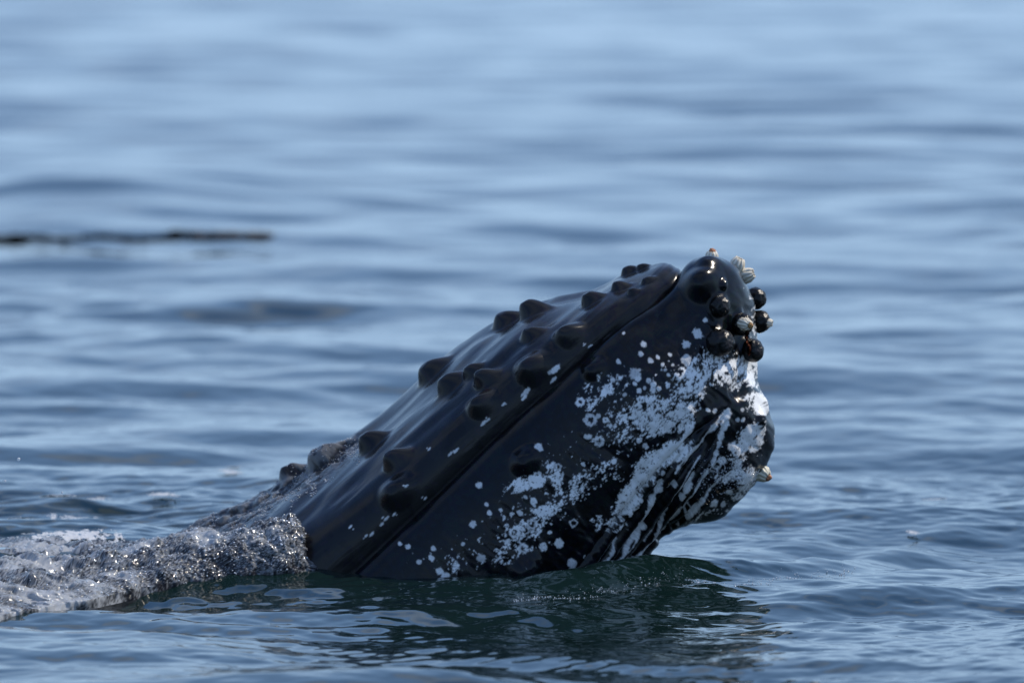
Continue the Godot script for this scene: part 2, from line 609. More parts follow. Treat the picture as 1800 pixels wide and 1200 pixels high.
func build_whale(skin: Material):
	var whale := thing("humpback_whale", "black humpback whale lifting its knobbly white-blotched head out of the water", "whale")
	paint_marks()
	var jaw_mask := mask
	mask = PackedFloat32Array()
	mask.resize(MW * MH)
	paint_lip()
	var ros_mask := mask
	# ---- lower jaw and throat
	var jaw_ribs := [
		[300, 1330, 800, 1560, 0.62, 0.0, 0.0], [420, 1210, 900, 1400, 0.64, 0.0, 0.0], [540, 1096, 985, 1260, 0.64, 0.0, 0.0], [650, 992, 1065, 1125, 0.63, 0.0, 0.0], [770, 878, 1143, 995, 0.61, 0.0, 0.0],
		[880, 771, 1180, 948, 0.58, 0.0, 0.0], [960, 701, 1222, 931, 0.55, 0.0, 0.0], [1030, 641, 1275, 921, 0.52, 0.0, 0.0], [1075, 601, 1315, 885, 0.49, 0.01, 0.0], [1112, 571, 1350, 846, 0.46, 0.01, 0.02],
		[1140, 551, 1377, 774, 0.42, 0.01, 0.05], [1163, 534, 1364, 718, 0.385, 0.01, 0.12], [1183, 515, 1348, 680, 0.36, 0.01, 0.22], [1196, 496, 1346, 640, 0.335, 0.01, 0.4], [1208, 470, 1346, 600, 0.31, 0.01, 0.65],
		[1224, 454, 1344, 565, 0.28, 0.01, 0.9], [1247, 446, 1339, 534, 0.235, 0.01, 1.0], [1274, 448, 1330, 508, 0.17, 0.01, 1.0], [1297, 458, 1320, 487, 0.09, 0.01, 1.0], [1308, 466, 1314, 476, 0.025, 0.01, 1.0], [1311, 470, 1311.5, 471, 0.001, 0.01, 1.0],
	]
	var jaw_out := v2([[0.06, 0.70], [-0.012, 0.80], [0.0, 0.885], [0.07, 0.955], [0.2, 1.0], [0.36, 1.0], [0.52, 0.94], [0.66, 0.80], [0.78, 0.64], [0.88, 0.44], [0.96, 0.2], [1.0, -0.06], [0.96, -0.4], [0.8, -0.78], [0.5, -1.0], [0.15, -1.08], [-0.1, -1.0], [-0.12, -0.8], [0.05, 0.0]])
	var jaw_round := []
	for i in jaw_out.size():
		var turn := TAU * (i - 0.8) / jaw_out.size()
		jaw_round.append(Vector2(0.5 - 0.5 * cos(turn - 0.35), sin(turn + 0.05)))
	var jaw_v := PackedInt32Array([8, 10, 14, 34, 42, 42, 40, 40, 40, 36, 30, 22, 10, 10, 10, 8, 6, 6, 8])
	var jaw := loft(jaw_ribs, jaw_out, jaw_round, 1.6, jaw_v)
	# throat grooves that fan back from under the chin, and the full fold between them
	var grooves := []
	for g in [
		[[1290, 716], [1235, 762], [1185, 826], [1125, 905], [1050, 1010]], [[1290, 722], [1245, 775], [1200, 838], [1145, 912], [1080, 1000]], [[1288, 735], [1250, 800], [1205, 868], [1155, 938], [1115, 990]],
		[[1282, 765], [1252, 825], [1212, 885], [1168, 945], [1138, 985]], [[1272, 810], [1240, 862], [1200, 912], [1165, 958]], [[1250, 742], [1190, 800], [1120, 880], [1020, 1005]], [[1268, 850], [1232, 893], [1190, 935]],
	]:
		var c := Curve2D.new()
		for i in g.size():
			var t := Vector2(g[mini(i + 1, g.size() - 1)][0] - g[maxi(i - 1, 0)][0], g[mini(i + 1, g.size() - 1)][1] - g[maxi(i - 1, 0)][1]) / 6.0
			c.add_point(Vector2(g[i][0], g[i][1]), -t, t)
		c.bake_interval = 6.0
		grooves.append(c)
	var fold := noise(0.02, 61, 3)
	for i in jaw.v.size():
		var q := jaw.v[i]
		var fl := 0.010 * smoothstep(30.0, 130.0, (q.x * 0.676 + q.y * 0.737) - 1165.0) * fold.get_noise_2d(q.x * 0.7 - q.y * 0.7, (q.x + q.y) * 0.35)
		if q.x > 985.0 and q.y > 700.0 and q.z > -0.25 and q.x < 1320.0:
			var xy := Vector2(q.x, q.y)
			for c in grooves:
				var near: Vector2 = (c as Curve2D).get_closest_point(xy)
				var d := near.distance_to(xy)
				if d < 26.0:
					var depth := 0.017 * smoothstep(0.0, 40.0, near.distance_to((c as Curve2D).get_point_position(0)) + 6.0)
					fl += depth * (0.35 * exp(-pow((d - 13.0) / 6.0, 2.0)) - exp(-d * d / 14.0))
		jaw.p[i] += jaw.n[i] * fl
	bend(jaw)
	var caps := []
	# the two lobes of the chin's tip, the shelf under them, and the hollow in the throat
	for b in [[1236, 498, 24, 0.060], [1252, 458, 18, 0.025], [1300, 590, 24, -0.02], [1305, 688, 17, -0.030], [1240, 790, 17, -0.03], [1310, 850, 24, 0.03], [1160, 700, 50, 0.03]]:
		bump(jaw, b[0], b[1], b[2], b[3], 0.1)
	bend(jaw)
	for b in [[1267, 538, 13, 0.03], [1265, 603, 17, 0.035], [1307, 567, 13, 0.03], [1321, 616, 14, 0.03]]:
		bump(jaw, b[0], b[1], b[2], b[3], 0.0)
	bend(jaw)
	for b in [[920, 815, 17, 0.045], [1043, 652, 14, 0.03], [922, 1012, 19, 0.045], [1279, 501, 7, 0.020], [1347, 742, 11, 0.022], [1358, 716, 10, 0.010]]:
		caps.append([jaw, bump(jaw, b[0], b[1], b[2], b[3], 0.0), "tubercle"])
	bend(jaw)
	# ---- rostrum
	var top_ribs := [
		[60, 1060, 300, 1330, 0.62, 0.0, 0.0], [170, 1005, 420, 1212, 0.62, 0.0, 0.0], [290, 948, 540, 1098, 0.61, 0.0, 0.0], [420, 890, 650, 996, 0.60, 0.0, 0.0], [530, 831, 745, 906, 0.585, 0.0, 0.0], [625, 762, 830, 824, 0.565, 0.0, 0.0],
		[700, 694, 890, 766, 0.545, 0.0, 0.0], [768, 632, 945, 718, 0.52, 0.0, 0.0], [840, 578, 993, 677, 0.49, 0.0, 0.0], [912, 541, 1037, 639, 0.455, 0.0, 0.0], [982, 518, 1080, 601, 0.41, 0.0, 0.0],
		[1042, 500, 1118, 568, 0.36, 0.01, 0.0], [1088, 485, 1150, 548, 0.32, 0.02, 0.05], [1126, 471, 1178, 530, 0.28, 0.03, 0.2], [1158, 463, 1200, 520, 0.225, 0.05, 0.5], [1181, 463, 1212, 510, 0.155, 0.06, 0.85], [1197, 468, 1216, 500, 0.09, 0.06, 1.0], [1206, 476, 1214, 492, 0.035, 0.06, 1.0], [1210, 483, 1210.5, 484, 0.001, 0.06, 1.0],
	]
	var top_out := v2([[0.0, -0.72], [0.10, -0.40], [0.135, -0.14], [0.20, 0.12], [0.31, 0.42], [0.43, 0.68], [0.58, 0.86], [0.76, 0.92], [0.93, 0.89], [1.04, 0.80], [0.95, 0.3], [0.78, -0.4], [0.5, -0.98], [0.22, -1.06], [0.05, -0.95]])
	var top_round := []
	for i in top_out.size():
		var turn := TAU * (i - 0.0) / top_out.size()
		top_round.append(Vector2(0.5 - 0.5 * cos(turn), sin(turn - 0.3)))
	var top_v := PackedInt32Array([18, 16, 16, 22, 22, 24, 28, 28, 22, 8, 6, 8, 8, 8, 10])
	var ros := loft(top_ribs, top_out, top_round, 1.9, top_v)
	var ripple := noise(0.009, 63, 2)
	var film := noise(0.05, 66, 2)
	for i in ros.v.size():
		var q := ros.v[i]
		var run := (q.x * 0.74 - q.y * 0.67)
		var over := (q.x * 0.67 + q.y * 0.74)
		ros.p[i] += ros.n[i] * (0.0016 * film.get_noise_2d(run * 0.10, over * 1.1) + 0.0008 * film.get_noise_2d(run * 0.3 + 99.0, over * 2.4)) * smoothstep(-0.2, 0.3, ripple.get_noise_2d(run * 0.8, over * 1.5 + 40.0))
		ros.p[i] += ros.n[i] * 0.020 * smoothstep(0.50, 0.30, q.z / 1.0 - 0.0) * ripple.get_noise_2d((q.x * 0.74 - q.y * 0.67) * 0.35, (q.x * 0.67 + q.y * 0.74) * 2.2)
	bend(ros)
	var lumps := noise(9.0, 64, 4)
	var bubbles := noise(26.0, 65, 1, FastNoiseLite.TYPE_CELLULAR)
	bubbles.cellular_return_type = FastNoiseLite.RETURN_DISTANCE
	var froth := PackedFloat32Array()
	froth.resize(ros.v.size())
	for i in ros.v.size():
		var q := ros.v[i]
		if q.x < 640.0 and q.y > 760.0:
			var edge := (q.x - 600.0) * 0.62 + (q.y - 800.0) - 22.0
			var w := smoothstep(14.0, -22.0, edge + 26.0 * lumps.get_noise_3dv(ros.p[i] * 0.6)) * smoothstep(640.0, 590.0, q.x) * smoothstep(-0.75, -0.3, q.z)
			if w > 0.0:
				var l := lumps.get_noise_3dv(ros.p[i])
				var bb := bubbles.get_noise_3dv(ros.p[i]) + 0.6
				froth[i] = w * smoothstep(-0.02, 0.22, l - 0.45 * bb + 0.12)
				ros.p[i] += ros.n[i] * w * (0.006 + 0.024 * l - 0.007 * bb)
	bend(ros)
	for b in [
		[498, 850, 16, 0.07], [556, 822, 22, 0.085], [755, 664, 21, 0.085], [888, 566, 18, 0.075], [938, 552, 19, 0.085], [1113, 479, 10, 0.04], [1136, 470, 8, 0.025],
		[646, 788, 19, 0.085], [788, 684, 18, 0.075], [830, 660, 13, 0.05], [852, 672, 15, 0.07], [934, 592, 14, 0.065], [1042, 532, 13, 0.065],
		[692, 818, 18, 0.07], [690, 873, 21, 0.06], [842, 716, 17, 0.055], [932, 652, 19, 0.065], [997, 592, 16, 0.065], [1094, 508, 10, 0.04], [1117, 514, 7, 0.03], [1143, 494, 8, 0.025],
	]:
		caps.append([ros, bump(ros, b[0], b[1], b[2] * (0.92 + 0.16 * fposmod(b[0] * 0.37, 1.0)), b[3] * (0.72 + 0.22 * fposmod(b[1] * 0.61, 1.0)), 0.25 + 0.25 * fposmod(b[0] * 0.17, 1.0)), "tubercle"])
	bend(ros)
	# ---- skin colours
	var tone := noise(0.02, 71, 4)
	for s in [jaw, ros]:
		s.c.resize(s.v.size())
		for i in s.v.size():
			var q: Vector3 = s.v[i]
			var t := 1.0 + 0.5 * tone.get_noise_2d(q.x, q.y)
			var dark := Color(0.0058 * t, 0.0064 * t, 0.0075 * t)
			var m := 0.0
			if s == jaw:
				dark = dark.lerp(Color(0.0085, 0.010, 0.0125), clampf(0.5 + tone.get_noise_2d(q.x * 3.0, q.y * 3.0) * 1.2 - 0.4, 0, 1))
				m = marked(jaw_mask, q.x, q.y) if q.z > -0.12 else marked(jaw_mask, 2240.0 - q.x * 0.9, q.y)
			else:
				dark = Color(0.0135 * t, 0.0132 * t, 0.0140 * t)
				m = 0.13 * froth[i]
				if q.z > 0.0:
					m = maxf(m, marked(ros_mask, q.x, q.y))
			s.c[i] = dark.lerp(Color(0.80, 0.81, 0.80), m)
	var v := jaw.p.duplicate()
	v.append_array(ros.p)
	var n := jaw.n.duplicate()
	n.append_array(ros.n)
	var c := jaw.c.duplicate()
	c.append_array(ros.c)
	var uv := jaw.uv.duplicate()
	uv.append_array(ros.uv)
	var idx := skin_index(jaw)
	var more := skin_index(ros)
	for i in more.size():
		more[i] += jaw.p.size()
	idx.append_array(more)
	print("jaw ", jaw.nu, "x", jaw.nv, " rostrum ", ros.nu, "x", ros.nv)
	obj("body", make_mesh(v, n, c, idx, uv), skin, whale)
	for k in caps:
		cap_of(k[0], k[1], skin, whale, k[2])
	# ---- round black knobs on the chin
	var knob_skin := skin.duplicate() as StandardMaterial3D
	knob_skin.resource_name = "knob skin"
	knob_skin.heightmap_enabled = false
	knob_skin.roughness = 0.34
	var k := 0
	for e in [[1267, 538, 18.5, 0.0], [1265, 603, 25, 0.0], [1307, 567, 20, 0.0], [1321, 616, 21, 0.0], [1341, 522, 20, -0.17], [1349, 564, 20, -0.15]]:
		var hit := on_skin(jaw, e[0], e[1])
		var r: float = e[2] * K
		var at := pt(e[0], e[1], e[3])
		if e[3] == 0.0:
			at = hit[0] + (hit[1] as Vector3) * r * 0.05
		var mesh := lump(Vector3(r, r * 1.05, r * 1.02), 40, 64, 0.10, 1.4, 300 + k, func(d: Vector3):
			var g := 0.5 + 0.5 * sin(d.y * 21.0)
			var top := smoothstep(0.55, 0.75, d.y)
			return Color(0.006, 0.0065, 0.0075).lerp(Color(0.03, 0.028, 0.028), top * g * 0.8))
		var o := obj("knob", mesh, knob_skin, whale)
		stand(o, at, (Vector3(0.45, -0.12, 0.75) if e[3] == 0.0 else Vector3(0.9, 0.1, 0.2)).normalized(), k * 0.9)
		k += 1
	# ---- barnacles
	var shell := StandardMaterial3D.new()
	shell.resource_name = "barnacle shell"
	shell.vertex_color_use_as_albedo = true
	shell.roughness = 0.55
	# x, y, radius, height, depth (0: on the near skin), axis, how brown the mouth is, label
	for e in [
		[1261, 448, 12.5, 11, 0.02, Vector3(0.05, 1, 0.15), 1.0, "small pale barnacle with a rusty mouth, topmost on the chin tip"],
		[1307, 463, 14, 15, -0.05, Vector3(0.35, 0.85, 0.1), 0.0, "ribbed cream barnacle on the upper edge of the chin"],
		[1322, 482, 13.5, 17, -0.06, Vector3(0.95, 0.35, 0.2), 0.0, "ribbed cream barnacle below its twin on the chin edge"],
		[1318, 569, 11.5, 15, 99.0, Vector3(0.62, -0.12, 0.78), 0.8, "cream barnacle with an orange mouth on a black knob"],
		[1364, 566, 8, 9, -0.13, Vector3(1, -0.15, 0.1), 0.0, "tiny white barnacle on the outermost knob"],
		[1351, 838, 15, 14, 0.02, Vector3(0.80, -0.50, 0.3), 1.0, "greenish white ribbed barnacle with brown feelers low on the chin"],
	]:
		var b := Node3D.new()
		b.name = "barnacle"
		whale.add_child(b, true)
		b.set_meta("label", e[7])
		var at := pt(e[0], e[1], e[4])
		if e[4] > 50.0:
			at = pt(e[0], e[1], on_skin(jaw, 1307, 567)[0].z / back_axis.z + 20 * K)
		stand(b, at, (e[5] as Vector3).normalized(), 0.4)
		var r: float = e[2] * K
		var h: float = e[3] * K
		var green := 0.25 if e[1] > 800 else 0.0
		obj("shell", turned([[r * 0.97, -h * 0.5], [r, 0.0], [r * 0.93, h * 0.35], [r * 0.78, h * 0.72], [r * 0.58, h * 0.96], [r * 0.46, h], [r * 0.38, h * 0.9], [r * 0.34, h * 0.6], [0.0005, h * 0.55]], 64, 11, 0.13, 400 + int(e[0]), func(i: int, a: float):
			if i >= 6:
				return Color(0.05, 0.03, 0.02)
			var line := pow(0.5 + 0.5 * cos(a * 11.0 + 400 + int(e[0])), 0.7)
			return Color(0.36, 0.31, 0.22).lerp(Color(0.80, 0.74, 0.60), line).lerp(Color(0.40, 0.46, 0.36), green)), shell, b)
		if e[6] > 0.0:
			var tuft := lump(Vector3(r * 0.42, h * 0.42, r * 0.42), 14, 24, 0.9, 3.2, 500 + int(e[0]), func(d: Vector3): return Color(0.36, 0.14, 0.06) if e[6] > 0.9 else Color(0.42, 0.24, 0.09))
			var tf := obj("feelers", tuft, shell, b)
			tf.position = Vector3(0, h * 0.95, 0)
	# a reddish strand that hangs from the barnacle on the knob
	var c3 := Curve3D.new()
	var z3: float = on_skin(jaw, 1321, 616)[0].z / back_axis.z + 36.0 * K
	for q in [[1323, 580], [1321, 592], [1323, 603], [1328, 609], [1326, 617], [1325, 626]]:
		c3.add_point(pt(q[0], q[1], z3))
	obj("strand", tube(c3, 4.0 * K, 3.2 * K, func(_t): return Color(0.42, 0.16, 0.12), 601), shell, whale)
	hide_jaw = jaw
	hide_ros = ros
	build_beads(whale)

var hide_jaw: Hide
var hide_ros: Hide

# beads of water: hundreds of tiny drops nobody could count
func beads(called: String, at: PackedVector3Array, r0: float, r1: float, sd: int, parent: Node, mat: Material) -> MultiMeshInstance3D:
	rng.seed = sd
	var ball := SphereMesh.new()
	ball.radius = 1.0
	ball.height = 2.0
	ball.radial_segments = 10
	ball.rings = 6
	var mm := MultiMesh.new()
	mm.transform_format = MultiMesh.TRANSFORM_3D
	mm.mesh = ball
	mm.instance_count = at.size()
	for i in at.size():
		var r := lerpf(r0, r1, pow(rng.randf(), 3.0))
		mm.set_instance_transform(i, Transform3D(Basis.from_scale(Vector3(r * rng.randf_range(0.8, 1.5), r * rng.randf_range(0.6, 1.1), r)), at[i]))
	var o := MultiMeshInstance3D.new()
	o.name = numbered(called) if parent == self else called
	o.multimesh = mm
	o.material_override = mat
	o.set_meta("kind", "stuff")
	parent.add_child(o, true)
	return o

func build_beads(whale: Node3D):
	rng.seed = 21
	var at := PackedVector3Array()
	var nn := noise(0.02, 22, 3)
	while at.size() < 1500:          # where the water runs off the back
		var i := rng.randi_range(0, hide_ros.v.size() - 1)
		var q := hide_ros.v[i]
		if q.x < 300 or q.x > 625 or q.z < -0.55:
			continue
		var edge := (q.x - 600.0) * 0.55 + (q.y - 800.0)
		if q.y > 985 or q.y < 780 or edge > 36.0 * (1.0 + nn.get_noise_2d(q.x, q.y)):
			continue
		if nn.get_noise_2d(q.x * 1.5, q.y * 1.5) < rng.randf_range(-0.3, 0.45):
			continue
		at.append(hide_ros.p[i])
	while at.size() < 2050:          # splashes on the chin
		var i := rng.randi_range(0, hide_jaw.v.size() - 1)
		var q := hide_jaw.v[i]
		if q.z < -0.05 or Vector2((q.x - 1275) / 60.0, (q.y - 840) / 45.0).length() > absf(rng.randfn(0.0, 0.5)) + 0.1:
			continue
		at.append(hide_jaw.p[i])
	beads("water_beads", at, 0.0012, 0.0048, 23, whale, drop_mat)

func tube(c: Curve3D, r0: float, r1: float, color: Callable, sd: int) -> ArrayMesh:
	var v := PackedVector3Array()
	var n := PackedVector3Array()
	var cc := PackedColorArray()
	var idx := PackedInt32Array()
	var nn := noise(9.0, sd, 3)
	var l := c.get_baked_length()
	var m := maxi(24, int(l / (r0 * 0.7)))
	var sides := 14
	for i in m + 1:
		var t := float(i) / m
		var p := c.sample_baked(t * l)
		var d := (c.sample_baked(minf(t * l + 0.004, l)) - c.sample_baked(maxf(t * l - 0.004, 0))).normalized()
		var x := d.cross(Vector3(0.1, 0.2, 1)).normalized()
		var y := x.cross(d)
		var r := lerpf(r0, r1, t) * (1.0 + 0.8 * nn.get_noise_1d(t * l * 40.0 * 0.05 / r0 * 0.1)) * sqrt(clampf(minf(t, 1.0 - t) * m / 3.0, 0.001, 1.0))
		for j in sides:
			var a := TAU * j / sides
			var w := x * cos(a) + y * sin(a)
			v.append(p + w * r)
			n.append(w)
			cc.append(color.call(t))
	for i in m:
		for j in sides:
			var k := (j + 1) % sides
			for e in [i * sides + j, (i + 1) * sides + j, i * sides + k, i * sides + k, (i + 1) * sides + j, (i + 1) * sides + k]:
				idx.append(e)
	return make_mesh(v, n, cc, idx)

func along(list: Array, x: float) -> float:
	for i in list.size() - 1:
		if x <= list[i + 1][0]:
			return lerpf(list[i][1], list[i + 1][1], smoothstep(0.0, 1.0, clampf((x - list[i][0]) / (list[i + 1][0] - list[i][0]), 0, 1)) * 0.5 + 0.5 * clampf((x - list[i][0]) / (list[i + 1][0] - list[i][0]), 0, 1))
	return list[-1][1]

# ------------------------------------------------------------------ white water where the back breaks the surface
func build_splash(mat: Material):
	var na := 370
	var nb := 270
	var top := [[-200, 985], [0, 985], [60, 978], [130, 985], [190, 976], [250, 968], [300, 958], [335, 948], [385, 946], [440, 924], [480, 914], [503, 908], [528, 908], [560, 912]]
	var zr := [[-200, 0.55], [200, 0.60], [500, 0.52], [560, 0.5]]
	var zb := [[-200, -1.5], [0, -1.2], [100, -0.8], [250, -0.3], [400, 0.1], [560, 0.25]]
	var zf := [[-200, 3.3], [0, 2.75], [90, 2.2], [150, 1.9], [260, 1.25], [330, 1.02], [400, 0.90], [480, 0.84], [560, 0.74]]
	var n1 := noise(2.6, 41, 4)
	var n2 := noise(9.0, 42, 4)
	var n3 := noise(30.0, 43, 3)
	var cell := noise(24.0, 48, 1, FastNoiseLite.TYPE_CELLULAR)
	cell.cellular_return_type = FastNoiseLite.RETURN_DISTANCE
	var n4 := noise(2.6, 44, 5)
	var v := PackedVector3Array()
	var n := PackedVector3Array()
	var c := PackedColorArray()
	var white := PackedFloat32Array()
	rng.seed = 45
	var drops := PackedVector3Array()
	for i in na + 1:
		var px := lerpf(-190.0, 552.0, float(i) / na)
		var x := (px - 900.0) * K
		var zr1 := along(zr, px)
		var zb1 := along(zb, px)
		var zf1 := along(zf, px)
		var peak: float = maxf(0.03, pt(px, along(top, px), zr1).y)
		var tip := clampf((px - 488.0) / 64.0, 0.0, 1.0)
		var right := sqrt(1.0 - tip * tip)
		var low := smoothstep(330.0, 120.0, px)
		for j in nb + 1:
			var th := PI * (1.0 - float(j) / nb)
			var cs := cos(th)
			var z := zr1 + (zf1 - zr1 if cs > 0.0 else zr1 - zb1) * signf(cs) * pow(absf(cs), lerpf(1.0, 1.35, low)) * lerpf(0.35, 1.0, right)
			var y := peak * pow(sin(th), lerpf(0.9, 1.6, low)) * lerpf(0.45, 1.0, right)
			var out := Vector3(0.15, maxf(sin(th), 0.12), cs * 0.9).normalized()
			var q := Vector3(x, y, z)
			var foot := smoothstep(0.0, 0.10, sin(th))
			var d := foot * (lerpf(0.06, 0.09, low) * n1.get_noise_3dv(q) + 0.026 * n2.get_noise_3dv(q) + 0.008 * n3.get_noise_3dv(q) - 0.006 * (cell.get_noise_3dv(q) + 0.6))
			q += out * d
			q.y -= 0.04 * (1.0 - smoothstep(0.0, 0.12, sin(th)))
			q.x += (0.05 * n2.get_noise_3dv(q * 0.8 + Vector3.ONE * 3.0) - 0.06 * sin(th)) * tip * tip
			v.append(q)
			var w := n4.get_noise_3dv(q * 0.9) + 0.30 * smoothstep(240.0, 0.0, px) + 0.35 * exp(-Vector2((px - 335.0) / 36.0, (z - zr1) / 0.2).length_squared())
			var fleck := n3.get_noise_3dv(q * 1.5) - 0.5 * (cell.get_noise_3dv(q * 1.3) + 0.6) + 0.6 * n2.get_noise_3dv(q * 0.7 + Vector3.ONE * 5.0)
			var lace := maxf(0.0, 1.0 - absf(n3.get_noise_3dv(q * 1.2)) / 0.10) * smoothstep(-0.35, 0.15, w + 0.4 * n2.get_noise_3dv(q))
			lace = maxf(lace, 0.9 * maxf(0.0, 1.0 - absf(n3.get_noise_3dv(q * 2.1 + Vector3.ONE * 9.0)) / 0.09))
			var f := maxf(smoothstep(0.0, 0.42, w + 0.25 * fleck) * 0.8, 0.85 * lace * smoothstep(0.0, 0.16, sin(th) + 0.25 * fleck))
			f = maxf(f, 0.55 * smoothstep(-0.08, 0.28, fleck + 0.35 * w - 0.25 * exp(-Vector2((px - 420.0) / 60.0, (z - zr1 - 0.1) / 0.25).length_squared())) * 0.70 * smoothstep(0.0, 0.16, sin(th) + 0.25 * fleck))
			white.append(f)
			c.append(Color(0.028, 0.031, 0.036).lerp(Color(0.66, 0.69, 0.72), f))
			if foot > 0.3 and q.y > 0.0 and rng.randf() < 0.085 * (0.3 + f) * (0.4 + sin(th)):
				drops.append(q + out * 0.001)
	var idx := PackedInt32Array()
	var w := nb + 1
	n.resize(v.size())
	for i in na + 1:
		for j in w:
			var a := v[mini(i + 1, na) * w + j] - v[maxi(i - 1, 0) * w + j]
			var b := v[i * w + mini(j + 1, nb)] - v[i * w + maxi(j - 1, 0)]
			n[i * w + j] = b.cross(a).normalized()
			if i < na and j < nb:
				var q := i * w + j
				for e in [q, q + w, q + 1, q + 1, q + w, q + w + 1]:
					idx.append(e)
	var o := thing("splash", "churning white water splashing along the left side of the whale's back", "splash", Vector3(-1.4, 0, 0.6))
	for i in v.size():
		v[i] -= o.position
	for i in drops.size():
		drops[i] -= o.position
	obj("churning_water", make_mesh(v, n, c, idx), mat, o)
	var clear := PackedVector3Array()
	var foamy := PackedVector3Array()
	for i in drops.size():
		if i % 5 < 1:
			clear.append(drops[i])
		else:
			foamy.append(drops[i])
	beads("spray", clear, 0.0010, 0.0052, 46, o, drop_mat)
	beads("bubbles", foamy, 0.0010, 0.0046, 47, o, bubble_mat)

func build_foam(mat: Material):
	# x, y, half length, half height in the side drawing, label
	for e in [
		[72, 898, 24, 3.2, "long thin foam streak on the sea, upper of two left of the whale"], [139, 890, 20, 2.4, "short foam streak level with the long one, beside it"], [122, 922, 38, 4.0, "largest foam streak on the sea left of the whale's back"],
		[8, 928, 16, 3.5, "foam streak cut by the left edge of the picture"], [268, 898, 18, 2.4, "thin slanting foam streak between the others and the whale's back"], [390, 852, 11, 4.5, "round white foam patch behind the whale's back"],
		[396, 838, 9, 2.0, "tiny foam fleck just above the round foam patch"], [1624, 940, 6, 2.0, "small round foam patch on the ripples right of the whale"], [1665, 880, 16, 1.4, "faint foam streak farther off right of the whale"],
		[105, 968, 60, 5.0, "broad foam fringe along the back of the white water, at the left"], 
	]:
		var p := on_water(e[0], e[1])
		var o := thing("foam_patch", e[4], "foam", p, "foam patches floating on the sea")
		var rx: float = e[2] * K * 1.25
		var rz: float = e[3] * 0.030
		var id := int(e[0])
		var nn := noise(1.3, 700 + id, 4)
		var bub := noise(9.0, 800 + id, 2)
		var v := PackedVector3Array()
		var n := PackedVector3Array()
		var c := PackedColorArray()
		var idx := PackedInt32Array()
		var cols := 84
		var rows := 44
		var live := PackedFloat32Array()
		for j in rows + 1:
			for i in cols + 1:
				var q := Vector2(2.6 * i / cols - 1.3, 2.6 * j / rows - 1.3)
				var fx := q.x * rx + q.y * rz * 0.25
				var h := 0.012 + 0.006 * (0.5 + 0.5 * bub.get_noise_2d(q.x * rx * 4.0, q.y * rz * 4.0))
				v.append(Vector3(fx, sea_level(p.x + fx, p.z + q.y * rz) + h, q.y * rz))
				n.append(Vector3(0.8 * bub.get_noise_2d(fx * 9.0, q.y * rz * 9.0), 1, 0.8 * bub.get_noise_2d(q.y * rz * 9.0, fx * 9.0 + 5.0)).normalized())
				c.append(Color(0.46, 0.48, 0.50))
				live.append(0.62 - q.length() * 0.62 + 1.1 * nn.get_noise_2d(q.x * 2.2, q.y * 1.3) + 0.35 * bub.get_noise_2d(q.x, q.y))
		for j in rows:
			for i in cols:
				var k := j * (cols + 1) + i
				if live[k] > 0.04:
					for f in [k, k + 1, k + cols + 1, k + 1, k + cols + 2, k + cols + 1]:
						idx.append(f)
		obj("froth", make_mesh(v, n, c, idx), mat, o)

func build_drops():
	for e in [[37, 806, 3.0, "bright water drop in the air, highest at the far left"], [13, 844, 2.3, "bright water drop in the air below the highest one, at the left edge"], [113, 864, 1.8, "small water drop in the air, lowest and nearest the whale"]]:
		var m := lump(Vector3.ONE * (e[2] * K), 12, 18, 0.15, 1.0, int(e[0]), func(_d): return Color(0.6, 0.6, 0.6))
		var o := obj("water_drop", m, drop_mat)
		o.position = pt(e[0], e[1], 1.3)
		o.set_meta("label", e[3])
		o.set_meta("category", "water drop")
		o.set_meta("group", "drops thrown up by the splash")

# ------------------------------------------------------------------ the dark strand far behind
func build_kelp():
	var p0 := on_water(-190, 424)
	var p1 := on_water(470, 424)
	var o := thing("kelp_strand", "long dark strand of kelp lying low on the blurred water behind the whale", "kelp", on_water(280, 424))
	var mat := StandardMaterial3D.new()
	mat.resource_name = "kelp"
	mat.vertex_color_use_as_albedo = true
	mat.roughness = 0.5
	mat.metallic_specular = 0.3
	rng.seed = 66
	var s := (p1.x - p0.x) / 660.0
	var dark := func(_t): return Color(0.048, 0.035, 0.025)
	for q in [[-190, 125, 0.035, 0.028, "stipe"], [90, 300, 0.022, 0.03, "stipe"], [270, 430, 0.045, 0.035, "stipe"], [-60, 60, 0.03, 0.02, "stipe"], [300, 475, 0.03, 0.025, "stipe"]]:
		var c := Curve3D.new()
		var x: float = q[0]
		var zz := rng.randf_range(-0.15, 0.15)
		while x < q[1]:
			c.add_point(Vector3((x + 190.0) * s + p0.x, 0.045 + 0.010 * sin(x * 0.05) + (0.02 if q[0] > 200 else 0.0) * exp(-pow((x - 320.0) / 60.0, 2.0)), p0.z + zz + 0.1 * sin(x * 0.03)) - o.position)
			x += 20.0
		obj(q[4], tube(c, q[2], q[3], dark, 670 + int(q[0])), mat, o)
	for q in [[395, 0.032], [428, 0.034], [450, 0.03], [370, 0.032], [330, 0.03]]:
		var x: float = q[0]
		var r: float = q[1]
		var m := lump(Vector3(r * 3.0, r, r * 2.0), 14, 22, 0.5, 1.6, 690 + int(x), func(d: Vector3): return Color(0.02, 0.013, 0.009).lerp(Color(0.12, 0.07, 0.04), smoothstep(0.3, 0.9, sin(d.x * 9.0 + d.z * 7.0 + x))))
		var b := obj("blade", m, mat, o)
		b.position = Vector3((x + 190.0) * s + p0.x, 0.07, p0.z + 0.05) - o.position

func noise_picture(size: int, freq: float, oct: int, sd: int) -> NoiseTexture2D:
	var t := NoiseTexture2D.new()
	t.width = size
	t.height = size
	t.seamless = true
	t.noise = noise(freq, sd, oct)
	return t

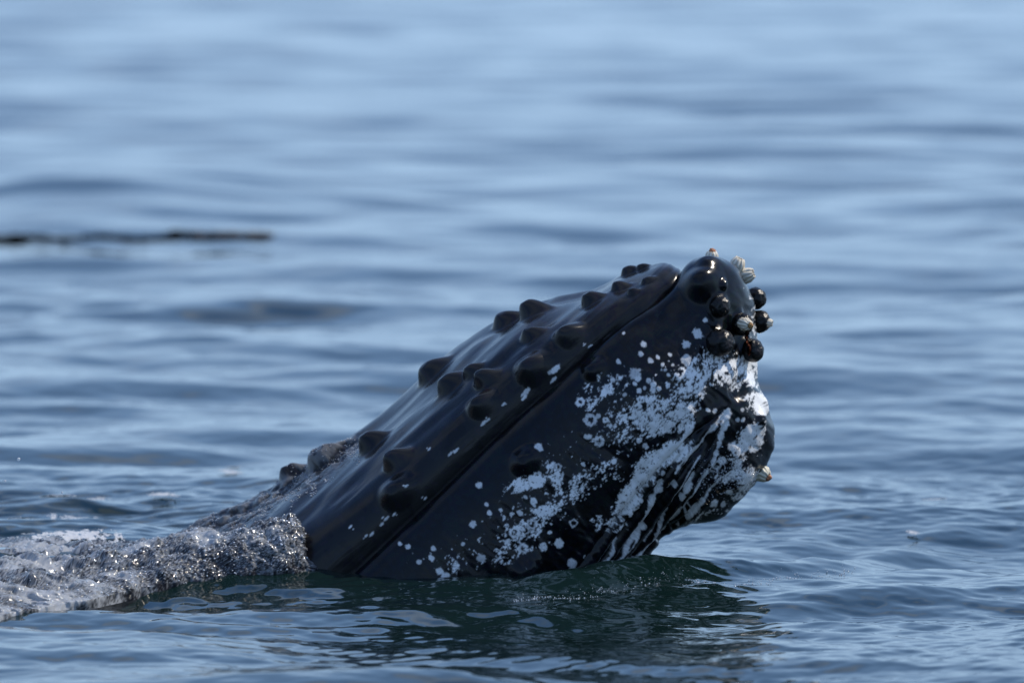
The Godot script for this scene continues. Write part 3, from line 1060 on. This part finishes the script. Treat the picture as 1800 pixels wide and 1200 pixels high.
# a closed round body: a ball whose radius is shaped by a noise
func lump(r: Vector3, rings: int, sides: int, rough: float, freq: float, sd: int, color: Callable) -> ArrayMesh:
	var v := PackedVector3Array()
	var n := PackedVector3Array()
	var c := PackedColorArray()
	var idx := PackedInt32Array()
	var nn := noise(freq, sd, 3)
	for i in rings + 1:
		for j in sides:
			var a := PI * i / rings
			var b := TAU * j / sides
			var d := Vector3(sin(a) * cos(b), cos(a), -sin(a) * sin(b))
			v.append(d * r * (1.0 + rough * nn.get_noise_3dv(d)))
			c.append(color.call(d))
	for i in rings:
		for j in sides:
			var k := (j + 1) % sides
			for e in [i * sides + j, i * sides + k, (i + 1) * sides + j, i * sides + k, (i + 1) * sides + k, (i + 1) * sides + j]:
				idx.append(e)
	n.resize(v.size())
	for i in rings + 1:
		for j in sides:
			var i0 := maxi(i - 1, 0)
			var i1 := mini(i + 1, rings)
			var x := (v[i * sides + (j + 1) % sides] - v[i * sides + (j + sides - 1) % sides]).cross(v[i0 * sides + j] - v[i1 * sides + j])
			n[i * sides + j] = x.normalized() if x.length_squared() > 1e-16 else v[i * sides + j].normalized()
	return make_mesh(v, n, c, idx)

# turned about its own up axis: [radius, height] pairs, with ribs round it
func turned(prof: Array, sides: int, ribs: int, rib: float, sd: int, color: Callable) -> ArrayMesh:
	var v := PackedVector3Array()
	var n := PackedVector3Array()
	var c := PackedColorArray()
	var idx := PackedInt32Array()
	var nn := noise(2.5, sd, 3)
	var m := prof.size()
	for i in m:
		for j in sides:
			var b := TAU * j / sides
			var w := 1.0 + rib * (0.5 + 0.5 * cos(b * ribs + sd)) * (0.4 + 0.6 * float(i) / m) + 0.18 * nn.get_noise_3d(cos(b), sin(b), i * 0.4)
			v.append(Vector3(cos(b) * prof[i][0] * w, prof[i][1] * (1.0 + 0.2 * nn.get_noise_2d(cos(b) * 2.0, sin(b) * 2.0)), -sin(b) * prof[i][0] * w))
			c.append(color.call(i, b))
	for i in m - 1:
		for j in sides:
			var k := (j + 1) % sides
			for e in [(i + 1) * sides + j, (i + 1) * sides + k, i * sides + j, (i + 1) * sides + k, i * sides + k, i * sides + j]:
				idx.append(e)
	n.resize(v.size())
	for i in m:
		for j in sides:
			var i0 := maxi(i - 1, 0)
			var i1 := mini(i + 1, m - 1)
			var x := (v[i * sides + (j + 1) % sides] - v[i * sides + (j + sides - 1) % sides]).cross(v[i1 * sides + j] - v[i0 * sides + j])
			n[i * sides + j] = x.normalized() if x.length_squared() > 1e-16 else Vector3.UP
	return make_mesh(v, n, c, idx)

# the skin's point and normal nearest to a place of the side drawing, as seen from the near side
func on_skin(s: Hide, x: float, y: float) -> Array:
	var best := 1e18
	var at := 0
	for i in s.v.size():
		var d := Vector2(s.v[i].x - x, s.v[i].y - y).length_squared() - s.v[i].z * 12.0
		if d < best:
			best = d
			at = i
	return [s.p[at], s.n[at]]

func stand(o: Node3D, at: Vector3, up: Vector3, spin := 0.0):
	var z := Vector3(0.3, 0.2, 0.93)
	var x := up.cross(z).normalized()
	o.transform = Transform3D(Basis(x, up, x.cross(up)).rotated(up, spin), at)

# ------------------------------------------------------------------ everything
func _ready():
	up_axis = Vector3(0, cos(tilt), -sin(tilt))
	back_axis = Vector3(0, sin(tilt), cos(tilt))
	var t0 := Time.get_ticks_msec()
	# camera
	var cam := Camera3D.new()
	cam.name = "camera"
	add_child(cam)
	cam.position = Vector3(0, HIGH, DIST)
	cam.rotation = Vector3(-tilt, 0, 0)
	cam.fov = 2.0 * rad_to_deg(atan(600.0 * K / Vector2(DIST, HIGH - MIDY).length()))
	cam.near = 0.5
	cam.far = 20000.0
	var lens := CameraAttributesPhysical.new()
	lens.frustum_focal_length = 300.0
	lens.frustum_focus_distance = 38.7
	lens.exposure_aperture = 2.3
	cam.attributes = lens
	cam.current = true
	# sky
	var we := WorldEnvironment.new()
	we.name = "environment"
	var env := Environment.new()
	env.background_mode = Environment.BG_SKY
	var sky := Sky.new()
	var sm := PanoramaSkyMaterial.new()
	sm.panorama = sky_picture()
	sky.sky_material = sm
	env.sky = sky
	env.tonemap_mode = Environment.TONE_MAPPER_LINEAR
	env.tonemap_exposure = 1.12
	env.sdfgi_enabled = true
	env.ssao_enabled = true
	env.ssil_enabled = true
	we.environment = env
	add_child(we)
	# sun: high, behind the whale and to the right
	var sun := DirectionalLight3D.new()
	sun.name = "sun"
	add_child(sun)
	sun.look_at_from_position(Vector3(0.60, 0.76, -0.26) * 10.0, Vector3.ZERO)
	sun.light_energy = 1.2
	sun.light_color = Color(1.0, 0.96, 0.90)
	sun.light_angular_distance = 0.5
	sun.shadow_enabled = true
	# sea
	var water := StandardMaterial3D.new()
	water.resource_name = "water"
	water.albedo_color = lin(0.004, 0.013, 0.012)
	water.roughness = 0.06
	water.metallic_specular = 0.38
	build_sea(water)
	print("sea ", Time.get_ticks_msec() - t0)
	# whale
	var skin := StandardMaterial3D.new()
	skin.resource_name = "wet skin"
	skin.vertex_color_use_as_albedo = true
	skin.roughness = 0.21
	skin.metallic_specular = 0.34
	skin.heightmap_enabled = true
	skin.heightmap_scale = 0.028
	skin.heightmap_texture = noise_picture(512, 0.03, 5, 81)
	skin.uv1_scale = Vector3(1.0, 5.0, 1.0)
	bubble_mat.resource_name = "bubbles"
	bubble_mat.albedo_color = lin(0.80, 0.82, 0.84)
	bubble_mat.roughness = 0.12
	drop_mat.resource_name = "water drops"
	drop_mat.albedo_color = Color(lin(0.8, 0.82, 0.84), 0.4)
	drop_mat.refraction_enabled = true
	drop_mat.refraction_scale = 0.033
	drop_mat.roughness = 0.08
	drop_mat.metallic_specular = 0.5
	build_whale(skin)
	# white water, foam, drops and kelp
	var churn := StandardMaterial3D.new()
	churn.resource_name = "churning water"
	churn.vertex_color_use_as_albedo = true
	churn.roughness = 0.10
	churn.metallic_specular = 0.5
	churn.backlight_enabled = true
	churn.backlight = lin(0.8, 0.82, 0.85)
	build_splash(churn)
	var froth := StandardMaterial3D.new()
	froth.resource_name = "froth"
	froth.vertex_color_use_as_albedo = true
	froth.roughness = 0.6
	build_foam(froth)
	build_drops()
	build_kelp()
	rng.seed = 88
	var glint := PackedVector3Array()
	while glint.size() < 560:
		var px := rng.randf_range(900.0, 1520.0)
		var t := rng.randfn(0.0, 1.0)
		var q := on_water(px, along([[900, 1040], [1000, 1036], [1100, 1024], [1200, 1014], [1300, 1020], [1400, 1001], [1520, 986]], px) + 3.0 * t, 0.05)
		glint.append(Vector3(q.x, sea_level(q.x, q.z) + 0.001, q.z))
	var g := beads("sparkling_beads", glint, 0.0008, 0.0026, 89, self, bubble_mat)
	g.set_meta("label", "sparkling beads of water along the bow wave in front of the whale")
	g.set_meta("category", "water drops")
	print("whale ", Time.get_ticks_msec() - t0)
